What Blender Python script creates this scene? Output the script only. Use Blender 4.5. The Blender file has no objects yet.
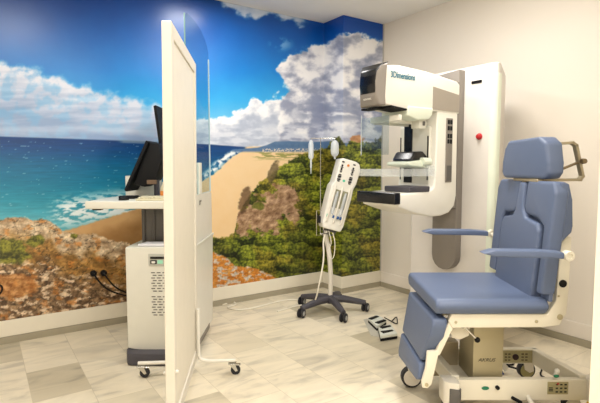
import bpy, bmesh, math, random
import numpy as np
from mathutils import Vector, Matrix
random.seed(4)
C = bpy.context.scene.collection
sc = bpy.context.scene
YAW = math.radians(34.2)
PITCH = math.atan(34.5/470)
CAMH = 1.29
CEIL = 2.775
WY, PY, PX, WX = 3.99, 3.67, 3.01, 3.55     # back wall, pillar face, pillar side, right wall

# ------------------------------------------------------------------ materials
def lin(c):
    c = c/255.0
    return c/12.92 if c <= 0.04045 else ((c+0.055)/1.055)**2.4
def rgb(h):
    return tuple(lin(int(h[i:i+2], 16)) for i in (0, 2, 4)) + (1,)
MATS = {}
def mat(name, col, rough=0.5, metal=0.0, var=0.04, scale=12, bump=0.0, spec=0.5, emit=None, es=1.0, coat=0.0):
    if name in MATS: return MATS[name]
    m = bpy.data.materials.new(name); m.use_nodes = True
    nt = m.node_tree; b = nt.nodes['Principled BSDF']
    tc = nt.nodes.new('ShaderNodeTexCoord'); nz = nt.nodes.new('ShaderNodeTexNoise')
    nz.inputs['Scale'].default_value = scale; nz.inputs['Detail'].default_value = 4
    nt.links.new(tc.outputs['Object'], nz.inputs['Vector'])
    mx = nt.nodes.new('ShaderNodeMix'); mx.data_type = 'RGBA'
    c = rgb(col)
    mx.inputs[6].default_value = tuple(v*(1-var) for v in c[:3])+(1,)
    mx.inputs[7].default_value = tuple(min(1, v*(1+var)) for v in c[:3])+(1,)
    nt.links.new(nz.outputs['Fac'], mx.inputs[0]); nt.links.new(mx.outputs[2], b.inputs['Base Color'])
    b.inputs['Roughness'].default_value = rough; b.inputs['Metallic'].default_value = metal
    b.inputs['Specular IOR Level'].default_value = spec
    b.inputs['Coat Weight'].default_value = coat
    if bump:
        bp = nt.nodes.new('ShaderNodeBump'); bp.inputs['Strength'].default_value = bump; bp.inputs['Distance'].default_value = 0.002
        n2 = nt.nodes.new('ShaderNodeTexNoise'); n2.inputs['Scale'].default_value = 300
        nt.links.new(tc.outputs['Object'], n2.inputs['Vector'])
        nt.links.new(n2.outputs['Fac'], bp.inputs['Height']); nt.links.new(bp.outputs['Normal'], b.inputs['Normal'])
    if emit:
        b.inputs['Emission Color'].default_value = rgb(emit); b.inputs['Emission Strength'].default_value = es
    MATS[name] = m
    return m
def clear(name, tint='f4faff', gloss=0.08, rough=0.03):
    m = bpy.data.materials.new(name); m.use_nodes = True; nt = m.node_tree
    for n in list(nt.nodes): nt.nodes.remove(n)
    o = nt.nodes.new('ShaderNodeOutputMaterial'); t = nt.nodes.new('ShaderNodeBsdfTransparent'); g = nt.nodes.new('ShaderNodeBsdfGlossy')
    fr = nt.nodes.new('ShaderNodeFresnel'); fr.inputs['IOR'].default_value = 1.25
    ad = nt.nodes.new('ShaderNodeMath'); ad.operation = 'ADD'; ad.inputs[1].default_value = gloss; ad.use_clamp = True
    x = nt.nodes.new('ShaderNodeMixShader')
    t.inputs['Color'].default_value = rgb(tint); g.inputs['Roughness'].default_value = rough
    nt.nodes.remove(fr); nt.nodes.remove(ad); x.inputs[0].default_value = gloss
    nt.links.new(t.outputs[0], x.inputs[1]); nt.links.new(g.outputs[0], x.inputs[2]); nt.links.new(x.outputs[0], o.inputs[0])
    return m
def frosted(name, col, dens=0.35):
    m = bpy.data.materials.new(name); m.use_nodes = True; nt = m.node_tree
    b = nt.nodes['Principled BSDF']; b.inputs['Base Color'].default_value = rgb(col); b.inputs['Roughness'].default_value = 0.15
    b.inputs['Alpha'].default_value = dens
    return m

white   = mat('white_plastic', 'e3e0d6', 0.35, coat=0.1)
cream   = mat('cream_enamel', 'e0dac8', 0.35)
ivory   = mat('ivory_paint', 'ddd7ca', 0.5)
casing  = mat('casing_white', 'dad8cc', 0.4)
blue    = mat('blue_vinyl', '5a6782', 0.42, bump=0.08, spec=0.4)
grey    = mat('warm_grey_plastic', '7f7870', 0.5)
dgrey   = mat('dark_grey_plastic', '55524f', 0.5)
charc   = mat('charcoal_plastic', '45434a', 0.5)
black   = mat('black_plastic', '09090c', 0.25)
matblk  = mat('matt_black', '09090b', 0.7, spec=0.3)
rubber  = mat('rubber', '26262a', 0.8)
chrome  = mat('chrome', 'c8c6c0', 0.25, 1.0)
brushed = mat('champagne_metal', 'b3a98a', 0.45, 0.35)
beige   = mat('beige_metal', 'a89c82', 0.4, 0.4)
red     = mat('red_button', 'b3242a', 0.35)
green   = mat('green_mark', '1f7a58', 0.5)
mint    = mat('mint_plastic', 'd9e0cf', 0.35)
navy    = mat('navy_ink', '2a7088', 0.5)
ink     = mat('ink', '1c1c20', 0.6)
orange  = mat('orange_dot', 'e08a3c', 0.5)
yellow  = mat('yellow_plastic', 'f2d21c', 0.5)
cordm   = mat('white_cord', 'e6e0d0', 0.5)
labelm  = mat('label_olive', 'a49c74', 0.6, var=0.2, scale=80)
khaki   = mat('khaki_disc', '97905f', 0.5)
bluec   = mat('blue_cloth', '1f3f8a', 0.6)
paper   = mat('paper', 'dcdce2', 0.7)
glassm  = clear('shield_glass', 'e4edf1', 0.03)
acryl   = clear('clear_acrylic', 'f2f6f6', 0.10, 0.1)
acryl2  = frosted('hazy_acrylic', 'dfe4e4', 0.22)
bottlem = frosted('bottle_plastic', 'e4eaf0', 0.5)
screenm = mat('screen_black', '05060a', 0.15)

# ------------------------------------------------------------------ mesh helpers
class Frame:
    """a place in the room: 'room' axes, or axes turned to the viewing side of the room"""
    def __init__(s, o, rot=0.0): s.o = Vector(o); s.rot = rot
def toworld(l, d, z=0.0):
    return Vector((math.sin(YAW)*d+math.cos(YAW)*l, math.cos(YAW)*d-math.sin(YAW)*l, z))

class MB:
    def __init__(s, o=(0, 0, 0), M=None):
        s.bm = bmesh.new(); s.o = Vector(o); s.M = M
    def _add(s, tmp):
        me = bpy.data.meshes.new('t'); tmp.to_mesh(me); tmp.free(); s.bm.from_mesh(me); bpy.data.meshes.remove(me)
        return s
    def box(s, x0, x1, y0, y1, z0, z1, bev=0.0, seg=2, T=None):
        b = bmesh.new(); bmesh.ops.create_cube(b, size=1)
        for v in b.verts: v.co = Vector(((x0+x1)/2+v.co.x*(x1-x0), (y0+y1)/2+v.co.y*(y1-y0), (z0+z1)/2+v.co.z*(z1-z0)))
        if bev: bmesh.ops.bevel(b, geom=b.edges[:], offset=bev, segments=seg, profile=0.6, affect='EDGES', clamp_overlap=True)
        if T: b.transform(T)
        return s._add(b)
    def prism(s, pts, axis, a0, a1, bev=0.0, seg=2, T=None, fn=None):
        b = bmesh.new()
        def P(p, a): return {'x': (a, p[0], p[1]), 'y': (p[0], a, p[1]), 'z': (p[0], p[1], a)}[axis]
        lo = [b.verts.new(P(p, a0)) for p in pts]; hi = [b.verts.new(P(p, a1)) for p in pts]
        b.faces.new(lo); b.faces.new(hi[::-1])
        n = len(pts)
        for i in range(n): b.faces.new((lo[i], hi[i], hi[(i+1) % n], lo[(i+1) % n]))
        bmesh.ops.recalc_face_normals(b, faces=b.faces[:])
        if bev: bmesh.ops.bevel(b, geom=b.edges[:], offset=bev, segments=seg, profile=0.6, affect='EDGES', clamp_overlap=True)
        if fn:
            for v in b.verts: v.co = Vector(fn(*v.co))
        if T: b.transform(T)
        return s._add(b)
    def tube(s, path, r, n=10, close=False, smooth=0):
        pts = [Vector(p) for p in path]
        for _ in range(smooth):
            q = [pts[0]]
            for a, c in zip(pts, pts[1:]): q += [a.lerp(c, .25), a.lerp(c, .75)]
            pts = q+[pts[-1]]
        b = bmesh.new(); rings = []; up = None
        for i, p in enumerate(pts):
            t = (pts[min(i+1, len(pts)-1)]-pts[max(i-1, 0)]).normalized()
            if up is None: up = Vector((0, 0, 1)) if abs(t.z) < .9 else Vector((1, 0, 0))
            u = t.cross(up).normalized(); w = u.cross(t).normalized(); up = w
            rr = r[i] if isinstance(r, (list, tuple)) else r
            rings.append([b.verts.new(p+rr*(math.cos(2*math.pi*k/n)*u+math.sin(2*math.pi*k/n)*w)) for k in range(n)])
        for A, B in zip(rings, rings[1:]):
            for k in range(n): b.faces.new((A[k], A[(k+1) % n], B[(k+1) % n], B[k]))
        b.faces.new(rings[0][::-1]); b.faces.new(rings[-1])
        bmesh.ops.recalc_face_normals(b, faces=b.faces[:])
        return s._add(b)
    def lathe(s, prof, p, axis=(0, 0, 1), n=20):
        """prof: (radius, height) along axis from p"""
        b = bmesh.new(); q = Vector((0, 0, 1)).rotation_difference(Vector(axis)); rings = []
        for r, h in prof:
            rings.append([b.verts.new(Vector(p)+q @ Vector((max(r, 1e-4)*math.cos(2*math.pi*k/n), max(r, 1e-4)*math.sin(2*math.pi*k/n), h))) for k in range(n)])
        for A, B in zip(rings, rings[1:]):
            for k in range(n): b.faces.new((A[k], A[(k+1) % n], B[(k+1) % n], B[k]))
        b.faces.new(rings[0][::-1]); b.faces.new(rings[-1])
        bmesh.ops.recalc_face_normals(b, faces=b.faces[:])
        return s._add(b)
    def ball(s, p, r, sc_=(1, 1, 1)):
        b = bmesh.new(); bmesh.ops.create_uvsphere(b, u_segments=16, v_segments=10, radius=r)
        for v in b.verts: v.co = Vector(p)+Vector((v.co.x*sc_[0], v.co.y*sc_[1], v.co.z*sc_[2]))
        return s._add(b)
    def build(s, name, m, parent=None, label=None, angle=35):
        if s.M: s.bm.transform(s.M)
        for v in s.bm.verts: v.co -= s.o
        me = bpy.data.meshes.new(name); s.bm.to_mesh(me); s.bm.free()
        for p in me.polygons: p.use_smooth = True
        me.set_sharp_from_angle(angle=math.radians(angle))
        me.materials.append(m)
        o = bpy.data.objects.new(name, me); C.objects.link(o)
        if parent: o.parent = parent
        if label: o['label'] = label
        return o
def islands(mb, name, m, parent=None, label=None):
    """each loose piece collected in mb becomes an object of its own"""
    bm = mb.bm; seen = set(); out = []
    bm.verts.index_update(); bm.verts.ensure_lookup_table()
    for v in bm.verts:
        if v.index in seen: continue
        st_ = [v]; grp = []; seen.add(v.index)
        while st_:
            a = st_.pop(); grp.append(a)
            for e in a.link_edges:
                c = e.other_vert(a)
                if c.index not in seen: seen.add(c.index); st_.append(c)
        p = MB(mb.o, mb.M); mp_ = {a: p.bm.verts.new(a.co) for a in grp}
        for f_ in {f_ for a in grp for f_ in a.link_faces}: p.bm.faces.new([mp_[a] for a in f_.verts])
        out.append(p.build(name, m, parent, label))
    bm.free()
    return out
def tag(o, label, cat, group=None, kind=None):
    o['label'] = label; o['category'] = cat
    if group: o['group'] = group
    if kind: o['kind'] = kind
    return o
def thing(name, label, cat, o, turned=True, group=None):
    e = bpy.data.objects.new(name, None); C.objects.link(e); e.empty_display_size = 0.1
    if turned: e.location = toworld(*o); e.rotation_euler = (0, 0, -YAW)
    else: e.location = o
    return tag(e, label, cat, group)
def place(ob, o, turned=True):
    if turned: ob.location = toworld(*o); ob.rotation_euler = (0, 0, -YAW)
    else: ob.location = o
    return ob
def struct(name, mb, m):
    o = mb.build(name, m); o['kind'] = 'structure'; return o
def text(name, body, size, m, parent, M, shear=0.0, extr=0.0006, sx=1.0, bold=0.0):
    cu = bpy.data.curves.new(name, 'FONT'); cu.body = body; cu.size = size; cu.extrude = extr; cu.shear = shear
    cu.align_x = 'LEFT'; cu.offset = bold; t = bpy.data.objects.new('tmp', cu); C.objects.link(t)
    dg = bpy.context.evaluated_depsgraph_get(); dg.update()
    me = bpy.data.meshes.new_from_object(t.evaluated_get(dg)); bpy.data.objects.remove(t)
    me.transform(M @ Matrix.Scale(sx, 4, (1, 0, 0))); me.materials.clear(); me.materials.append(m)
    o = bpy.data.objects.new(name, me); C.objects.link(o); o.parent = parent
    return o

# ------------------------------------------------------------------ room shell
def wallmat(name, col):
    return mat(name, col, 0.75, var=0.015, scale=2.5, bump=0.03)
wm = wallmat('wall_paint', 'ebe3d7'); cm = wallmat('ceiling_paint', 'eceae6')
XL, YF = -1.3, -2.3
# marble floor
fm = bpy.data.materials.new('marble_tiles'); fm.use_nodes = True; nt = fm.node_tree; b = nt.nodes['Principled BSDF']
tc = nt.nodes.new('ShaderNodeTexCoord'); mp = nt.nodes.new('ShaderNodeMapping')
mp.inputs['Rotation'].default_value = (0, 0, math.radians(-90)); mp.inputs['Location'].default_value = (0.27, 0.188+3.0, 0)
br = nt.nodes.new('ShaderNodeTexBrick'); br.offset = 0.42; br.offset_frequency = 2
br.inputs['Scale'].default_value = 1.0; br.inputs['Brick Width'].default_value = 0.45; br.inputs['Row Height'].default_value = 0.30
br.inputs['Mortar Size'].default_value = 0.0016; br.inputs['Mortar Smooth'].default_value = 0.3; br.inputs['Bias'].default_value = 0.0
br.inputs['Color1'].default_value = (0, 0, 0, 1); br.inputs['Color2'].default_value = (1, 1, 1, 1); br.inputs['Mortar'].default_value = (0.5, 0.5, 0.5, 1)
nt.links.new(tc.outputs['Object'], mp.inputs['Vector']); nt.links.new(mp.outputs['Vector'], br.inputs['Vector'])
# per tile offset of the vein pattern
sep = nt.nodes.new('ShaderNodeSeparateColor'); nt.links.new(br.outputs['Color'], sep.inputs[0])
cmb = nt.nodes.new('ShaderNodeCombineXYZ')
m7 = nt.nodes.new('ShaderNodeMath'); m7.operation = 'MULTIPLY'; m7.inputs[1].default_value = 17.0
nt.links.new(sep.outputs[0], m7.inputs[0]); nt.links.new(m7.outputs[0], cmb.inputs[0]); nt.links.new(m7.outputs[0], cmb.inputs[2])
va = nt.nodes.new('ShaderNodeVectorMath'); va.operation = 'ADD'
mp2 = nt.nodes.new('ShaderNodeMapping'); mp2.inputs['Scale'].default_value = (1.0, 3.2, 1); mp2.inputs['Rotation'].default_value = (0, 0, 0.6)
nt.links.new(tc.outputs['Object'], mp2.inputs['Vector'])
nt.links.new(mp2.outputs[0], va.inputs[0]); nt.links.new(cmb.outputs[0], va.inputs[1])
n1 = nt.nodes.new('ShaderNodeTexNoise'); n1.inputs['Scale'].default_value = 2.2; n1.inputs['Detail'].default_value = 8; n1.inputs['Distortion'].default_value = 1.4
nt.links.new(va.outputs[0], n1.inputs['Vector'])
cr = nt.nodes.new('ShaderNodeValToRGB')
cr.color_ramp.elements[0].position = 0.30; cr.color_ramp.elements[0].color = rgb('c4bba8')
cr.color_ramp.elements[1].position = 0.62; cr.color_ramp.elements[1].color = rgb('ebe0c8')
e = cr.color_ramp.elements.new(0.45); e.color = rgb('e0d6bf')
nt.links.new(n1.outputs['Fac'], cr.inputs[0])
tone = nt.nodes.new('ShaderNodeValToRGB')
tone.color_ramp.elements[0].position = 0.0; tone.color_ramp.elements[0].color = rgb('cfcdc6')
tone.color_ramp.elements[1].position = 0.3; tone.color_ramp.elements[1].color = (1, 1, 1, 1)
nt.links.new(sep.outputs[0], tone.inputs[0])
mu = nt.nodes.new('ShaderNodeMix'); mu.data_type = 'RGBA'; mu.blend_type = 'MULTIPLY'; mu.inputs[0].default_value = 1.0
nt.links.new(cr.outputs[0], mu.inputs[6]); nt.links.new(tone.outputs[0], mu.inputs[7])
mo = nt.nodes.new('ShaderNodeMix'); mo.data_type = 'RGBA'; mo.inputs[7].default_value = rgb('c2b79e')
nt.links.new(br.outputs['Fac'], mo.inputs[0]); nt.links.new(mu.outputs[2], mo.inputs[6]); nt.links.new(mo.outputs[2], b.inputs['Base Color'])
b.inputs['Roughness'].default_value = 0.28; b.inputs['Specular IOR Level'].default_value = 0.4
struct('floor', MB().box(XL-.15, WX+.15, YF-.15, WY+.15, -.12, 0), fm)
struct('ceiling', MB().box(XL-.15, WX+.15, YF-.15, WY+.15, CEIL, CEIL+.12), cm)
struct('wall_back', MB().box(XL-.15, WX+.15, WY, WY+.15, 0, CEIL), wm)
struct('wall_pillar', MB().box(PX, WX, PY, WY, 0, CEIL), wm)
struct('wall_right', MB().box(WX, WX+.15, YF, WY, 0, CEIL), wm)
struct('wall_left', MB().box(XL-.15, XL, YF, WY, 0, CEIL), wm)
struct('wall_front', MB().box(XL, WX, YF-.15, YF, 0, CEIL), wm)
struct('wall_partition', MB().box(1.905, WX, 0.70, 0.822, 0, CEIL), wallmat('wall_partition_paint', 'efe6d4'))
# skirting: grey marble tile foot with painted board above
tilem = mat('skirting_marble', 'a39b86', 0.4, var=0.18, scale=5)
bbm = mat('skirting_white', 'e9e2d0', 0.5)
def skirt(side, segs):
    t = MB(); w = MB()
    for (x0, x1, y0, y1, dx, dy) in segs:
        t.box(x0-(dx > 0)*0, x1, y0, y1, 0, .052, .002, 1)
        w.box(x0+(.003 if dx else 0), x1, y0+(.003 if dy else 0), y1, .053, .172, .003, 1)
    struct('baseboard_'+side, w, bbm)
    struct('trim_'+side, t, tilem)
skirt('back', [(XL, PX, WY-.014, WY, 0, 1)])
skirt('pillar', [(PX-.014, WX, PY-.014, PY, 0, 1), (PX-.014, PX, PY, WY-.014, 1, 0)])
t = MB(); t.box(WX-.014, WX, .822, PY-.014, 0, .052, .002, 1); struct('trim_right', t, tilem)
w = MB(); w.box(WX-.010, WX, .822, PY-.014, .053, .165, .003, 1); struct('baseboard_right', w, wm)

# ------------------------------------------------------------------ the printed coast mural
def h2(ix, iy, s):
    n = (ix*374761393+iy*668265263+s*974634777) & 0xffffffff
    n = ((n ^ (n >> 13))*1274126177) & 0xffffffff
    return ((n ^ (n >> 16)) & 0xffff)/65535.0
def vn(x, y, s=0):
    ix = np.floor(x).astype(np.int64); iy = np.floor(y).astype(np.int64); fx = x-ix; fy = y-iy
    def g(jx, jy, dx, dy):
        a = h2(jx, jy, s)*2*math.pi; return np.cos(a)*dx+np.sin(a)*dy
    a = g(ix, iy, fx, fy); b_ = g(ix+1, iy, fx-1, fy); c = g(ix, iy+1, fx, fy-1); d = g(ix+1, iy+1, fx-1, fy-1)
    fx = fx*fx*fx*(fx*(fx*6-15)+10); fy = fy*fy*fy*(fy*(fy*6-15)+10)
    return .5+.85*((a*(1-fx)+b_*fx)*(1-fy)+(c*(1-fx)+d*fx)*fy)
def fbm(x, y, o=5, s=0, g=0.5):
    t = 0; a = 1.0; n = 0
    for k in range(o):
        t = t+a*vn(x, y, s+k*7); n += a; a *= g; x = x*2.03+3.1; y = y*2.03+1.7
    return .5+(t/n-.5)*1.25
def ss(a, b_, x):
    t = np.clip((x-a)/(b_-a), 0, 1); return t*t*(3-2*t)
def col(*c): return np.array(c, float)/255.0
def mural_colour(u, v):
    """u, v: position on the print, in print units (600 wide, 403 high); returns sRGB 0..1"""
    def I(x, pts): return np.interp(x, [p[0] for p in pts], [p[1] for p in pts])
    out = np.zeros(u.shape+(3,))
    def over(m, c):
        nonlocal out
        m = np.clip(m, 0, 1)[..., None]; out = out*(1-m)+c*m
    def mix(t, c0, c1):
        t = np.clip(t, 0, 1)[..., None]; return c0*(1-t)+c1*t
    nA = fbm(u/40, v/40, 6, 1); nB = fbm(u/14, v/12, 6, 2); nC = fbm(u/5, v/4, 5, 3); nE = fbm(u/13, v/8, 6, 120, .55); nD = fbm(u/2.2, v/2.0, 4, 4)
    # sky
    t = v+(nA-.5)*14
    for k in range(3): pass
    r_ = np.interp(t, [-60, 0, 35, 70, 100, 135], [0, 2, 5, 8, 45, 130])
    g_ = np.interp(t, [-60, 0, 35, 70, 100, 135], [36, 60, 92, 122, 162, 200])
    b_ = np.interp(t, [-60, 0, 35, 70, 100, 135], [102, 138, 176, 204, 226, 238])
    out = np.stack([r_, g_, b_], -1)/255
    rt = ss(215, 350, u)*ss(75, 10, v); over(rt*.6, col(4, 62, 168))
    # left cloud bank
    st = fbm(u/60+v/60, v/7, 5, 9)
    e1 = I(u, [(-300, 30), (0, 62), (30, 68), (50, 76), (100, 90), (130, 99), (160, 104), (200, 120), (240, 140)])
    m = ss(-4, 7, v-e1+(nB-.5)*16)
    cb = mix(ss(0, 55, v-e1)+(st-.5)*1.1, col(216, 220, 236), col(140, 163, 200))
    cb = cb*1.0
    over(m*(.72+.28*ss(.3, .6, nB))*ss(215, 170, u), cb)
    over(ss(6, 0, np.abs(v-130-(nA-.5)*8))*.35*ss(180, 150, u), col(215, 222, 236))
    # low cumulus in the middle
    e2 = I(u, [(150, 128), (180, 121), (205, 117), (213, 119), (225, 115), (240, 110), (251, 101), (258, 98), (263, 105), (275, 98), (287, 95), (400, 88)])
    m = ss(-1.5, 2.5, v-e2+(nB-.5)*13+(nC-.5)*5)*ss(160, 190, u)
    sh = ss(2, 22, v-e2+(nB-.5)*36)
    over(m, mix(sh*.8+(nC-.5)*.25, col(242, 243, 248), col(160, 172, 196)))
    # big cumulus
    e3 = I(u, [(270, 80), (276, 70), (282, 61), (290, 52), (300, 49), (313, 46), (327, 42), (335, 38), (343, 33), (355, 34), (367, 36), (376, 40), (400, 44)])
    lf = I(v, [(20, 276), (68, 275), (78, 280), (92, 289), (100, 280), (200, 270)])
    m = ss(-2, 2.5, v-e3+(nB-.5)*12+(nC-.5)*5)*ss(-2, 2.5, u-lf+(nB-.5)*12)
    body = fbm(u/22+3, v/16, 6, 21)
    dk = ss(.36, .74, body+ss(60, 125, v)*.17+ss(330, 384, u)*.06-.05)
    cc = mix(dk, col(238, 238, 243), col(146, 154, 180))
    cc = mix(ss(.55, .3, body)*.6, cc, col(248, 248, 250))
    over(m, cc)
    over(ss(98, 108, v)*ss(126, 116, v)*ss(280, 310, u)*ss(.35, .6, fbm(u/30, v/8, 5, 33))*.8, col(134, 144, 172))
    over(ss(120, 130, v)*ss(190, 210, u)*ss(.35, .65, fbm(u/20, v/6, 5, 34))*.7, col(222, 226, 236))
    # wisps and the corner cloud
    over(ss(10, 2, np.hypot((u-281)/1.6, v-44))*ss(.42, .62, nB)*.55, col(170, 200, 235))
    e4 = I(u, [(215, -6), (222, 2), (232, 10), (245, 16), (270, 16), (285, 19), (300, 23), (320, 20)])
    over(ss(3, -3, v-e4+(nB-.5)*14)*ss(216, 226, u)*ss(318, 296, u), mix(nB, col(215, 222, 236), col(150, 175, 215)))
    # sea on the left
    hz = I(u, [(-400, 132), (0, 136.5), (120, 140.5), (212, 144.5), (245, 147), (300, 150), (400, 152)])
    a = ss(-.5, .6, v-hz)
    tt = v-hz
    rr = np.interp(tt, [0, 10, 25, 45, 62, 85], [10, 8, 8, 14, 34, 90]); gg = np.interp(tt, [0, 10, 25, 45, 62, 85], [56, 70, 98, 116, 138, 172]); bb = np.interp(tt, [0, 10, 25, 45, 62, 85], [115, 128, 142, 150, 164, 188])
    sea = np.stack([rr, gg, bb], -1)/255
    wv = fbm(u/26, v/1.6, 4, 40); sea = sea*(0.9+.2*wv[..., None])
    over(a*(u < 262), sea)
    over(a*ss(.80, .86, fbm(u/7, v/1.5, 3, 41))*(u < 170)*.45, col(190, 215, 225))
    over(ss(2.2, .6, np.abs(v-hz-.8))*ss(115, 125, u)*ss(170, 150, u)*.8, col(120, 140, 160))
    # surf left
    su = (v-206)-(u-90)*(-.12)
    over(ss(22, 4, np.abs(su-3))*ss(42, 66, u)*ss(.45, .62, fbm(u/13+v/20, v/3.4, 5, 44)+ss(50, 100, u)*.12)*(u < 180), col(228, 238, 240))
    # beach wedge left
    e5 = I(u, [(40, 236), (63, 231), (75, 228), (100, 220), (136, 209), (170, 196), (195, 185)])
    m = ss(-1.2, 1.2, v-e5+(nC-.5)*2)*(u > 20)*(u < 200)
    over(m, mix(ss(4, 22, v-e5)+(nB-.5)*.6, col(206, 164, 112), col(160, 118, 70)))
    # shore right
    e6 = I(v, [(140, 268), (147, 246), (150, 244), (157, 232), (163, 225), (168, 221), (175, 212), (185, 196), (200, 165)])
    m = ss(-1.5, 1.5, u-e6+(nC-.5)*3)*ss(145.5, 147.5, v)*(u > 150)
    over(m, mix(ss(150, 240, v)*.35+(nB-.5)*.4, col(232, 202, 158), col(226, 186, 130)))
    over(ss(9, 1, np.abs(u-e6+6))*ss(148, 152, v)*ss(.3, .55, nC)*(u > 160)*(v < 196), col(232, 238, 240))
    over(ss(250, 262, u)*ss(151, 153, v)*ss(162, 156, v)*ss(.4, .55, fbm(u/12, v/2, 4, 50)), col(150, 148, 84))
    # far hills
    e7 = I(u, [(230, 150), (258, 147.5), (267, 145), (275, 141.5), (290, 141), (315, 142), (330, 141), (345, 143), (400, 144)])
    m = ss(-.6, .6, v-e7)*(u > 232)*ss(153, 150.5, v)
    over(m, mix(nC, col(70, 104, 146), col(96, 126, 160)))
    over(ss(148, 149, v)*ss(152.5, 151, v)*(u > 262)*ss(.5, .6, fbm(u/2, v/1.2, 3, 52)), col(215, 205, 190))
    # vegetation slope
    e8 = I(u, [(205, 243), (213, 238), (224, 238), (234, 234), (238, 216), (246, 200), (254, 190), (262, 180), (270, 176), (278, 168), (288, 162), (297, 156), (312, 151), (325, 149), (333, 139), (339, 136), (346, 146), (352, 139), (358, 136), (364, 144), (372, 142), (384, 135), (420, 125)])
    m = ss(-1.0, 1.0, v-e8+(nC-.5)*6+(nD-.5)*2)*(u > 203)
    def bumps(cell, s, sq=1.25):
        gx = u/cell; gy = v/cell*sq; ix = np.floor(gx).astype(np.int64); iy = np.floor(gy).astype(np.int64)
        best = np.full(u.shape, 9.); low = np.zeros(u.shape)
        for dx in (-1, 0, 1):
            for dy in (-1, 0, 1):
                jx, jy = ix+dx, iy+dy
                px = jx+.15+.7*h2(jx, jy, s); py = jy+.15+.7*h2(jx, jy, s+5)
                d = np.hypot(gx-px, gy-py); c = d < best
                best = np.where(c, d, best); low = np.where(c, gy-py, low)
        return best, low
    b1, l1 = bumps(17, 60); b2, l2 = bumps(6, 70)
    lum = .58-.6*(b1-.35)-.5*l1-.35*(b2-.35)-.22*l2+(nC-.5)*.6+(nD-.5)*1.0
    hue = fbm(u/28, v/28, 3, 80)
    veg = mix(lum, col(16, 28, 6), col(164, 172, 56))
    veg = mix(ss(.45, .7, hue)*.6, veg, mix(lum, col(40, 38, 10), col(186, 158, 58)))
    dkz = ss(.5, .7, fbm(u/40+5, v/24, 4, 84)); veg = veg*(1-.25*dkz[..., None])
    over(m, veg)
    # cliffs in the slope
    cl = lambda cx, cy, rx, ry, an=0.: np.hypot(((u-cx)*math.cos(an)+(v-cy)*math.sin(an))/rx, (-(u-cx)*math.sin(an)+(v-cy)*math.cos(an))/ry)
    rock = mix(fbm(u/7+v/14, v/6, 6, 90, .65)*1.5-.25, col(104, 70, 50), col(226, 190, 158))
    q = np.minimum.reduce([cl(263, 216, 20, 17, .3), cl(284, 201, 19, 14, -.35), cl(243, 222, 8, 15), cl(296, 217, 8, 9)])
    over(ss(1.12, .86, q+(nB-.5)*1.5+(nC-.5)*.8)*(v > e8-3)*.92, rock)
    over(ss(1.2, .8, cl(273, 172, 4, 12, .4)+(nC-.5)*.6)*.8, mix(nC, col(60, 52, 36), col(140, 120, 84)))
    over(ss(1.2, .8, cl(245, 200, 5, 14, .25)+(nC-.5)*.7)*.75, mix(nC, col(62, 44, 30), col(120, 90, 60)))
    over(ss(1.15, .8, cl(357, 139, 7, 4)+(nC-.5)*.7), mix(nC, col(150, 100, 66), col(222, 176, 128)))
    over(ss(1.1, .8, cl(258, 206, 6, 4)+(nC-.5)*.8)*.8, mix(nD, col(60, 70, 22), col(120, 126, 40)))
    # orange rock foot, right of the screen
    e9 = I(u, [(190, 238), (205, 248), (213, 252), (225, 257), (236, 266), (250, 267), (262, 271), (275, 277), (300, 292)])
    m = ss(-1, 1, v-e9+(nC-.5)*3)*(u > 185)*(u < 300)
    o = mix(fbm(u/9, v/5, 5, 95), col(176, 92, 28), col(238, 178, 84)); o = mix(ss(.5, .62, fbm(u/7, v/4, 5, 96)), o, col(208, 196, 182)); o = o*(.7+.5*nD[..., None])
    over(m, o)
    # rocks on the left
    e10 = I(u, [(-400, 214), (-40, 218), (0, 220), (12, 217), (25, 217), (33, 221), (40, 219), (50, 221), (58, 227), (64, 232), (75, 234), (95, 234), (110, 240), (130, 244), (160, 248), (190, 236), (215, 236)])
    m = ss(-1, 1, v-e10+(nC-.5)*4)*(u < 204)
    rn = fbm(u/16+nA*2, v/9, 6, 100, .6); rn2 = fbm(u/7, v/5, 6, 101, .62)
    top = mix(nE*1.5-.1, col(140, 110, 80), col(228, 208, 176))
    mid = mix(rn*1.7-.4, col(104, 72, 30), col(204, 156, 84))
    bot = mix(rn2*1.9-.5, col(72, 50, 32), col(182, 150, 112))
    dd = v-e10+(nB-.5)*22
    rc = mix(ss(12, 30, dd), top, mid); rc = mix(ss(34, 56, dd), rc, bot)
    rc = mix(ss(.57, .66, fbm(u/10, v/4.5, 5, 103))*ss(30, 50, dd), rc, col(214, 190, 160))
    rc = mix(ss(.6, .74, fbm(u/13, v/8, 5, 104))*.6, rc, col(192, 118, 46))
    rc = rc*(.82+.36*nD[..., None])*(.84+.34*nC[..., None])
    crack = ss(.035, .0, np.abs(fbm(u/18, v/11, 5, 106)-.5)); rc = rc*(1-.5*crack[..., None])
    over(m, rc)
    g = np.minimum.reduce([cl(8, 252, 20, 13), cl(36, 241, 9, 5.5), cl(74, 234, 4, 5), cl(-30, 250, 30, 14)])
    over(ss(1.15, .85, g+(nB-.5)*.8+(nC-.5)*.5)*.95*(v > e10), mix(lum+.05, col(40, 44, 12), col(150, 150, 52)))
    g = cl(10, 286, 28, 12, -.05)
    over(ss(1.1, .9, g+(nB-.5)*.4)*.7, mix(rn2*1.5-.2, col(140, 74, 22), col(224, 158, 84)))
    return np.clip(out, 0, 1)

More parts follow.
